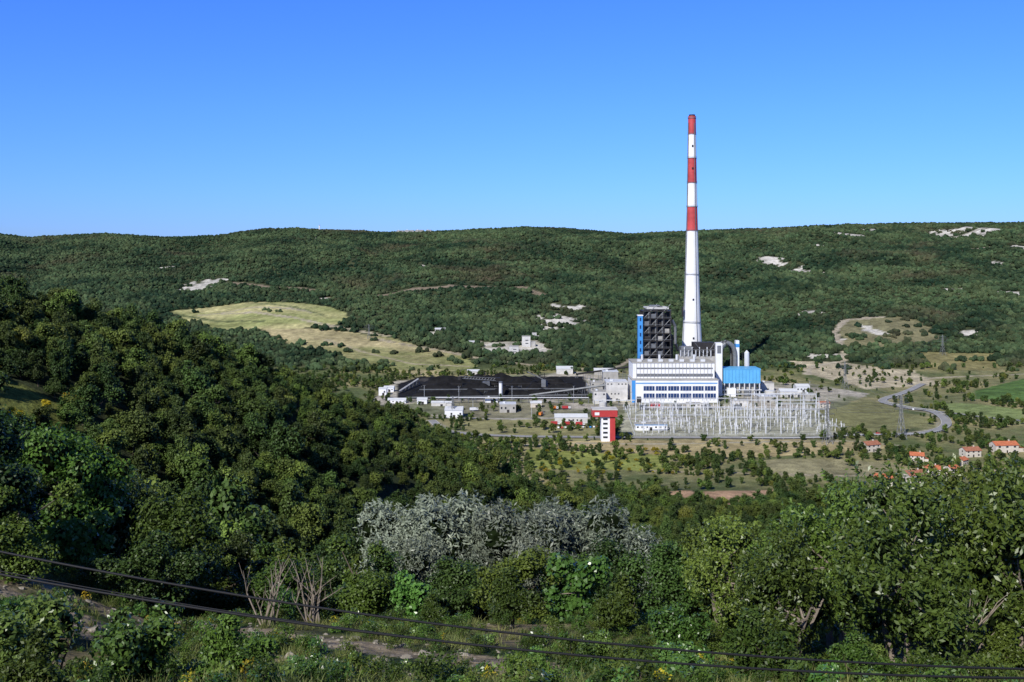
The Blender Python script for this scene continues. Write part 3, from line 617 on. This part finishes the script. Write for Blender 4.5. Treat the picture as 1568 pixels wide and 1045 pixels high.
def heap(name,x,y,lx,ly,h,seed):
    n=90;gx,gy=np.meshgrid(np.linspace(-1,1,n),np.linspace(-1,1,n//2),indexing='ij')
    z=np.clip(1-np.maximum(np.abs(gx)**6,np.abs(gy)**1.4),0,1)**.8*h*(.75+1.1*fbm(gx*lx+seed,gy*ly,16,3,seed))-.2
    i=np.arange(n*(n//2)).reshape(n,n//2);F=np.stack([i[:-1,:-1],i[1:,:-1],i[1:,1:],i[:-1,1:]],-1).reshape(-1,4)
    o=link(bpy.data.objects.new(name,quadmesh(name,np.stack([gx*lx,gy*ly,z],-1).reshape(-1,3),F,[M['coal']],smooth=True)));o.location=(x,y,0)
heap('coal_heap',-62,1250,52,15,13,1);heap('coal_heap',30,1254,40,14,11,5);heap('coal_heap',-50,1205,64,13,11,2);heap('coal_heap',48,1200,32,12,11,6);heap('coal_heap',-75,1160,42,11,9,3);heap('coal_heap',10,1162,44,11,10,7);heap('coal_heap',-40,1293,72,11,12,4)
b=B()
b.box(-8,8,-4,4,0,3,'dark');b.box(-4,4,-3,3,3,9,'steel');b.beam((0,0,9),(-3,0,22),.8,'dark')
for s in(-1.5,1.5): b.beam((-32,s,14),(16,s,9),.7,'steel');b.beam((-32,s,16.5),(16,s,12),.4,'steel')
for i in range(13): b.beam((-32+i*3.7,-1.5,14-i*.385),(-30+i*3.7,-1.5,16.3-i*.36),.25,'steel')
b.beam((-3,0,22),(-30,0,16),.3,'dark');b.beam((-3,0,22),(15,0,12),.3,'dark');b.box(12,18,-2.5,2.5,8,13,'dark')
b.cyl(-33,0,12,16,3,3,'dark',14);b.obj('coal_stacker',(-32,1228,0),.3)
b=B();b.box(-6,6,-4,4,0,3,'dark');b.box(-3,3,-3,3,3,12,'steel');b.beam((-2,0,12),(-24,0,20),.9,'steel');b.beam((0,0,12),(14,0,12),.9,'dark');b.beam((0,0,20),(-24,0,20),.3,'dark');b.beam((0,0,12),(0,0,20),.6,'dark');b.obj('coal_stacker',(40,1222,0),-.5)
def conveyor(p,q,name='conveyor_gallery',m='galv',w=1.4):
    b=B();p=np.array(p,float);q=np.array(q,float);b.beam(p,q,w*1.6,m);n=int(np.linalg.norm(q-p)//16)+1
    for i in range(n+1):
        c=p+(q-p)*i/n
        if c[2]>3:
            for s in(-1.6,1.6): b.beam((c[0]+s*1.6,c[1],0),(c[0]+s*.6,c[1],c[2]-1.5),.35,'steel')
            b.beam((c[0]-2,c[1],c[2]*.4),(c[0]+2,c[1],c[2]*.4),.25,'steel')
    b.obj(name)
conveyor((20,1141,4),(112,1128,18),m='steel',w=1);conveyor((-118,1122,4),(90,1138,5),m='steel',w=.8);conveyor((-134,1180,3),(-118,1250,9),m='offwhite',w=1.1)
conveyor((-110,1228,5),(70,1232,6),m='dark',w=.8);conveyor((-110,1182,5),(80,1184,6),m='steel',w=.6);conveyor((80,1184,6),(112,1150,16),m='steel',w=.8)
conveyor((85,1310,8),(150,1240,26),m='dark',w=1)
# switchyard
b=B()
def gantry(x0,x1,y,h,step):
    n=int(round((x1-x0)/step))
    for i in range(n+1):
        x=x0+(x1-x0)*i/n
        b.beam((x,y-1.5,0),(x,y,h),.42,'galv');b.beam((x,y+1.5,0),(x,y,h),.42,'galv');b.beam((x,y,h),(x,y,h+3.5),.22,'galv')
    for s in(-.6,.6): b.beam((x0,y+s,h),(x1,y+s,h),.2,'galv')
    b.beam((x0,y,h+1),(x1,y,h+1),.18,'galv')
    m=int((x1-x0)/2.4)
    for i in range(m): b.beam((x0+i*2.4,y-.6,h),(x0+i*2.4+1.2,y,h+1),.1,'galv');b.beam((x0+i*2.4+1.2,y,h+1),(x0+i*2.4+2.4,y-.6,h),.1,'galv')
    for i in range(int((x1-x0)/4)): b.beam((x0+2+i*4,y,h-.2),(x0+2+i*4,y,h-2.2),.2,'dark')
for (x0,x1,y,h) in((122,164,922,11),(192,262,918,15),(118,190,950,12),(215,300,953,17),(130,230,985,14),(262,312,982,18),(135,200,1015,13),(225,312,1012,17),(130,230,1045,14),(250,318,1040,19)): gantry(x0,x1,y,h,14)
for y in np.arange(916,1062,9):
    for x in np.arange(118+rng.uniform(0,5),312,5.6):
        if rng.uniform()<.5:
            h=rng.uniform(4.5,8.5);b.beam((x,y,0),(x,y,h*.6),.28,'galv');b.cyl(x,y,h*.6,h,.36,.22,'white',6)
            if rng.uniform()<.3: b.beam((x-2,y,h*.62),(x+2,y,h*.62),.22,'galv')
    if rng.uniform()<.6: b.beam((118,y,7),(310,y,7),.08,'galv',3)
for x in(150,196,244,290):
    for y in(940,1000): b.beam((x,y,0),(x,y,27),.35,'galv')
for x,y in((140,1060),(176,1062),(208,1064),(240,1062)):
    b.box(x-4,x+4,y-3,y+3,.5,5,'steel');b.cyl(x-2,y,5,8.5,.4,.3,'galv',8);b.cyl(x+2,y,5,8.5,.4,.3,'galv',8);b.cyl(x,y+1,5.2,6.4,1.2,1.2,'concrete',12)
b.obj('electrical_switchyard')
b=B()
P=[(112,908),(306,908),(322,1066),(122,1070),(112,908)]
for (x0,y0),(x1,y1) in zip(P[:-1],P[1:]):
    n=int(math.hypot(x1-x0,y1-y0)//5)
    for i in range(n): b.beam((x0+(x1-x0)*i/n,y0+(y1-y0)*i/n,0),(x0+(x1-x0)*i/n,y0+(y1-y0)*i/n,2.4),.12,'galv')
    for z in(.8,1.6,2.3): b.beam((x0,y0,z),(x1,y1,z),.07,'galv')
b.obj('perimeter_fence')
def pylon(x,y,h,w=7,name='electricity_pylon',t=.3,rz=.3):
    b=B();lev=[0,.22,.4,.55,.66,.76,.86,.94,1];wd=[1,.66,.45,.32,.26,.24,.22,.2,.03]
    c=[]
    for l,q in zip(lev,wd): r=w/2*q;c.append([(-r,-r,h*l),(r,-r,h*l),(r,r,h*l),(-r,r,h*l)])
    for a,d in zip(c[:-1],c[1:]):
        for i in range(4): b.beam(a[i],d[i],t,'steel');b.beam(a[i],d[(i+1)%4],t*.6,'steel');b.beam(a[(i+1)%4],d[i],t*.6,'steel');b.beam(d[i],d[(i+1)%4],t*.6,'steel')
    for l,ar in((.66,7),(.78,9),(.9,6)):
        for s in(-1,1):
            b.beam((0,-.6,h*l),(s*ar,0,h*l+.3),t*.7,'steel');b.beam((0,.6,h*l),(s*ar,0,h*l+.3),t*.7,'steel');b.beam((0,0,h*l+2.4),(s*ar,0,h*l+.3),t*.7,'steel')
            b.beam((s*ar,0,h*l),(s*ar,0,h*l-2.2),.25,'dark')
    return b.obj(name,(x,y,hz(x,y)-.3),rz)
pylon(270,852,39);pylon(344,880,40);pylon(408,1220,34,t=.22);pylon(640,1480,30,t=.2);pylon(-230,1600,24,5,t=.18);pylon(-60,1010,22,6,t=.22)
b=B()
def wire(p,q,sag,r):
    P=[np.array(p)*(1-t)+np.array(q)*t-np.array((0,0,sag*4*t*(1-t))) for t in np.linspace(0,1,15)];b.path(P,r,'steel',3)
for l,ar in((.66,7),(.78,9),(.9,6)):
    for s in(-1,1):
        wire((270+s*ar,852,39*l),(250+s*ar*1.5,922,16),2,.06);wire((344+s*ar,880,40*l),(280+s*ar,955,17),2,.06);wire((344+s*ar,880,40*l),(408+s*ar,1220,34*l),6,.06);wire((408+s*ar,1220,34*l),(640+s*ar,1480,30*l+hz(640,1480)),6,.06)
b.obj('transmission_lines')
def house(x,y,w,d,h,rz,name='village_house',fl=2,rf='roof',annex=False):
    b=B();b.box(-w/2,w/2,-d/2,d/2,-1.5,h,'plaster');rh=d*.26;e=.6
    for s in(-1,1):
        b.face([(-w/2-e,s*(d/2+e),h-.15),(w/2+e,s*(d/2+e),h-.15),(w/2+e,0,h+rh),(-w/2-e,0,h+rh)],rf)
        b.face([(-w/2-e,s*(d/2+e),h-.4),(w/2+e,s*(d/2+e),h-.4),(w/2+e,s*(d/2+e),h-.15),(-w/2-e,s*(d/2+e),h-.15)],rf)
        b.face([(s*w/2,-d/2,h),(s*w/2,d/2,h),(s*w/2,0,h+rh-.2)],'plaster')
    b.box(w*.2,w*.2+.8,-.4,.4,h+rh*.3,h+rh+1,'plaster')
    for f in range(fl):
        z=h/fl*f
        for i in range(3):
            if not(f==0 and i==1): b.box(-w/2+(i+.35)*w/3,-w/2+(i+.65)*w/3,-d/2-.08,-d/2+.1,z+1,z+2.3,'window')
        for s in(-1,1): b.box(s*w/2-.08,s*w/2+.08,-.6,.6,z+1,z+2.3,'window')
    b.box(-.6,.6,-d/2-.1,-d/2+.1,0,2.2,'dark')
    if annex:
        q=w/2;b.box(q,q+w*.35,-d*.3,d*.35,-1.5,h*.5,'plaster');b.face([(q,-d*.3-.3,h*.66),(q,d*.35+.3,h*.66),(q+w*.35+.3,d*.35+.3,h*.5),(q+w*.35+.3,-d*.3-.3,h*.5)],rf)
    return b.obj(name,(x,y,hz(x,y)),rz)
for i,a in enumerate(HOUSES): house(*a,rf='roof' if i%3 else 'roof2',annex=i%3==1)
b=B();b.box(-4,4,-3,3,-1,5,'plaster');b.box(-3.6,3.6,-2.6,2.6,5,5.3,'concrete');b.box(-1,1,-3.1,-2.9,0,2.4,'dark');b.box(2,2.9,-3.1,-2.9,2,3.4,'window');b.obj('ruined_hut',(208,648,hz(208,648)),.3)
b=B();b.cyl(0,0,-1,16,2.2,1.8,'white',14);b.cyl(0,0,16,17,2.6,2.6,'concrete',14);b.cyl(0,0,17,22,.3,.15,'steel',6);b.obj('hilltop_tower',(-619,3200,hz(-619,3200)+3))
for x,w in((-370,22),(-345,30),(-310,26),(-275,16)): industrial('hilltop_building',x,x+w,3190,12,12,'concrete','concrete')
def catm(P,n=14):
    P=[np.array(p,float) for p in P];Q=[2*P[0]-P[1]]+P+[2*P[-1]-P[-2]];o=[]
    for i in range(1,len(Q)-2):
        for t in np.linspace(0,1,n,endpoint=False):
            a,b_,c,d=Q[i-1],Q[i],Q[i+1],Q[i+2]
            o.append(.5*((2*b_)+(-a+c)*t+(2*a-5*b_+4*c-d)*t*t+(-a+3*b_-3*c+d)*t**3))
    o.append(P[-1]);return np.array(o)
def ribbon(name,P,w,m,dz,offs=0):
    C=catm(P);T=np.gradient(C,axis=0);T/=np.linalg.norm(T,axis=1)[:,None];Nn=np.stack([-T[:,1],T[:,0]],1);C=C+Nn*offs
    L=C-Nn*w/2;Rr=C+Nn*w/2;V=[];F=[]
    zc=H(C[:,0],C[:,1],False)
    for i in range(len(C)): V+=[(*L[i],zc[i]+dz),(*Rr[i],zc[i]+dz)]
    for i in range(len(C)-1): F.append((2*i,2*i+1,2*i+3,2*i+2))
    return link(bpy.data.objects.new(name,quadmesh(name,V,F,[M[m]])))
for nm,P,w in(('road',ROAD,8.5),('road',ROAD2,5)):
    ribbon(nm,P,w,'asphalt',.75)
    for s in(-1,1): ribbon('road_edge_line',P,.25,'paint',.78,s*(w/2-.4))
b=B()
C=catm(ROAD);T=np.gradient(C,axis=0);T/=np.linalg.norm(T,axis=1)[:,None];zc=H(C[:,0],C[:,1],False)
for i in range(14,len(C)-60):
    p=C[i]+np.array((T[i][1],-T[i][0]))*-4.8;q=C[i+1]+np.array((T[i+1][1],-T[i+1][0]))*-4.8
    b.beam((*p,zc[i]+1.4),(*q,zc[i+1]+1.4),.3,'galv');b.beam((*p,zc[i]-.2),(*p,zc[i]+1.4),.15,'galv')
b.obj('guard_rail')
def truck(x,y,rz,c):
    b=B();b.box(-4.5,1.8,-1.25,1.25,1.1,3.6,c);b.box(-4.6,4.2,-1.1,1.1,.7,1.05,'dark');b.box(2.1,4.2,-1.2,1.2,1.05,3.0,'white');b.box(4.15,4.25,-1.05,1.05,1.9,2.8,'window');b.box(2.7,3.7,-1.23,1.23,1.9,2.7,'window')
    for wx in(-3.6,-2.4,3.1):
        for s in(-1,1): b.path([(wx,s*1.25,.5),(wx,s*.9,.5)],.5,'tyre',12);b.face([(wx+.5*math.cos(t),s*1.26,.5+.5*math.sin(t)) for t in np.linspace(0,6.0,12)],'tyre')
    b.obj('truck',(x,y,hz(x,y)+.3),rz)
def car(x,y,rz,c):
    b=B();pr=[(-2.1,.35),(-2.15,.85),(-1.7,.95),(-1.2,1.42),(.5,1.45),(1.15,.98),(2.05,.82),(2.15,.4)]
    for s in(-.85,.85): b.face([(u,s,v) for u,v in pr],c)
    for (u0,v0),(u1,v1) in zip(pr,pr[1:]+pr[:1]): b.face([(u0,-.85,v0),(u1,-.85,v1),(u1,.85,v1),(u0,.85,v0)],c)
    for s in(-.86,.86): b.face([(-1.45,s,1.0),(-1.1,s,1.35),(.45,s,1.38),(.95,s,1.0)],'window')
    b.face([(.56,-.75,1.44),(.56,.75,1.44),(1.14,.75,1.02),(1.14,-.75,1.02)],'window')
    for wx in(-1.35,1.35):
        for s in(-1,1): b.path([(wx,s*.88,.33),(wx,s*.65,.33)],.33,'tyre',12);b.face([(wx+.33*math.cos(t),s*.88,.33+.33*math.sin(t)) for t in np.linspace(0,6.0,12)],'tyre')
    b.obj('car',(x,y,hz(x,y)+.3),rz)
for a in((45,1060,.2,'orange'),(58,1062,.1,'red'),(30,1020,1.2,'orange'),(100,1030,.5,'white'),(-40,1050,.3,'white'),(66,960,.1,'red'),(54,962,.2,'red'),(42,963,.1,'red')): truck(*a)
for i in range(14): car(44+i*3.4,945+rng.uniform(-1,1)+i*.5,1.57,['white','red','galv','dark','blue'][i%5])
for a in((423,1050,1.3,'white'),(330,897,.1,'red')): car(*a)
b=B();b.cyl(0,0,-7,9,.16,.11,'palebark',12);b.beam((-.8,0,8.4),(.8,0,8.4),.1,'palebark')
for s in(-.7,.7): b.cyl(s,0,8.45,8.75,.05,.04,'dark',8)
pm=b.obj('utility_pole',(-23,18.9,153.9));p2=bpy.data.objects.new('utility_pole',pm.data);p2.location=(33,20.5,149.4);link(p2)
def cable(P,r):
    cu=bpy.data.curves.new('overhead_cable','CURVE');cu.dimensions='3D';cu.bevel_depth=r;cu.bevel_resolution=3
    s=cu.splines.new('POLY');s.points.add(len(P)-1)
    for q,p in zip(s.points,P): q.co=(*p,1)
    cu.materials.append(M['wire']);link(bpy.data.objects.new('overhead_cable',cu))
xs_=np.linspace(-23,33,60)
cable([(x,19.6+.03*x,157.55-.1268*x+.00443*x*x) for x in xs_],.022)
cable([(x,19.2+.03*x,157.40-.114*x+.00449*x*x) for x in xs_],.022)
cable([(x,19.3+.03*x,157.37-.118*x+.0046*x*x) for x in xs_],.010)
# ---------------------------------------------------------------- light, sky, camera
el=math.radians(37);az=math.radians(208)
w=bpy.data.worlds.new("World");scene.world=w;w.use_nodes=True;nt=w.node_tree
sk=nt.nodes.new('ShaderNodeTexSky');sk.sky_type='NISHITA';sk.sun_disc=False;sk.sun_elevation=el;sk.sun_rotation=az;sk.air_density=1.0;sk.dust_density=.2;sk.ozone_density=3.5
tc=nt.nodes.new('ShaderNodeTexCoord');sx=nt.nodes.new('ShaderNodeSeparateXYZ');nt.links.new(tc.outputs['Generated'],sx.inputs[0])
cr=nt.nodes.new('ShaderNodeValToRGB');e=cr.color_ramp.elements
e[0].position=0;e[0].color=(.19,.31,.72,1);e[1].position=1;e[1].color=(.10,.125,.18,1)
for p,c in((.06,(.19,.34,.80)),(.14,(.19,.36,.88)),(.26,(.18,.365,.88)),(.5,(.125,.18,.31))):
    q=e.new(p);q.color=(*c,1)
nt.links.new(sx.outputs[2],cr.inputs[0])
vm=nt.nodes.new('ShaderNodeVectorMath');vm.operation='MULTIPLY';nt.links.new(sk.outputs[0],vm.inputs[0]);nt.links.new(cr.outputs[0],vm.inputs[1])
v2=nt.nodes.new('ShaderNodeVectorMath');v2.operation='SCALE';v2.inputs['Scale'].default_value=2.3;nt.links.new(vm.outputs[0],v2.inputs[0])
nt.links.new(v2.outputs[0],nt.nodes['Background'].inputs[0]);nt.nodes['Background'].inputs[1].default_value=.1
sd=Vector((math.sin(az)*math.cos(el),math.cos(az)*math.cos(el),math.sin(el)))
L=bpy.data.lights.new('sun','SUN');L.energy=5.0;L.angle=math.radians(.5);L.color=(1,.96,.89)
so=link(bpy.data.objects.new('sun',L));so.rotation_euler=(-sd).to_track_quat('-Z','Y').to_euler();so.location=(0,-50,400)
cam=bpy.data.cameras.new('camera');cam.lens=35;cam.sensor_width=36;cam.shift_y=-132/1568;cam.clip_start=.5;cam.clip_end=60000
co=link(bpy.data.objects.new('camera',cam));co.location=(0,0,165);co.rotation_euler=(math.radians(90),0,0);scene.camera=co
scene.view_settings.view_transform='Standard';scene.view_settings.look='None';scene.view_settings.exposure=0
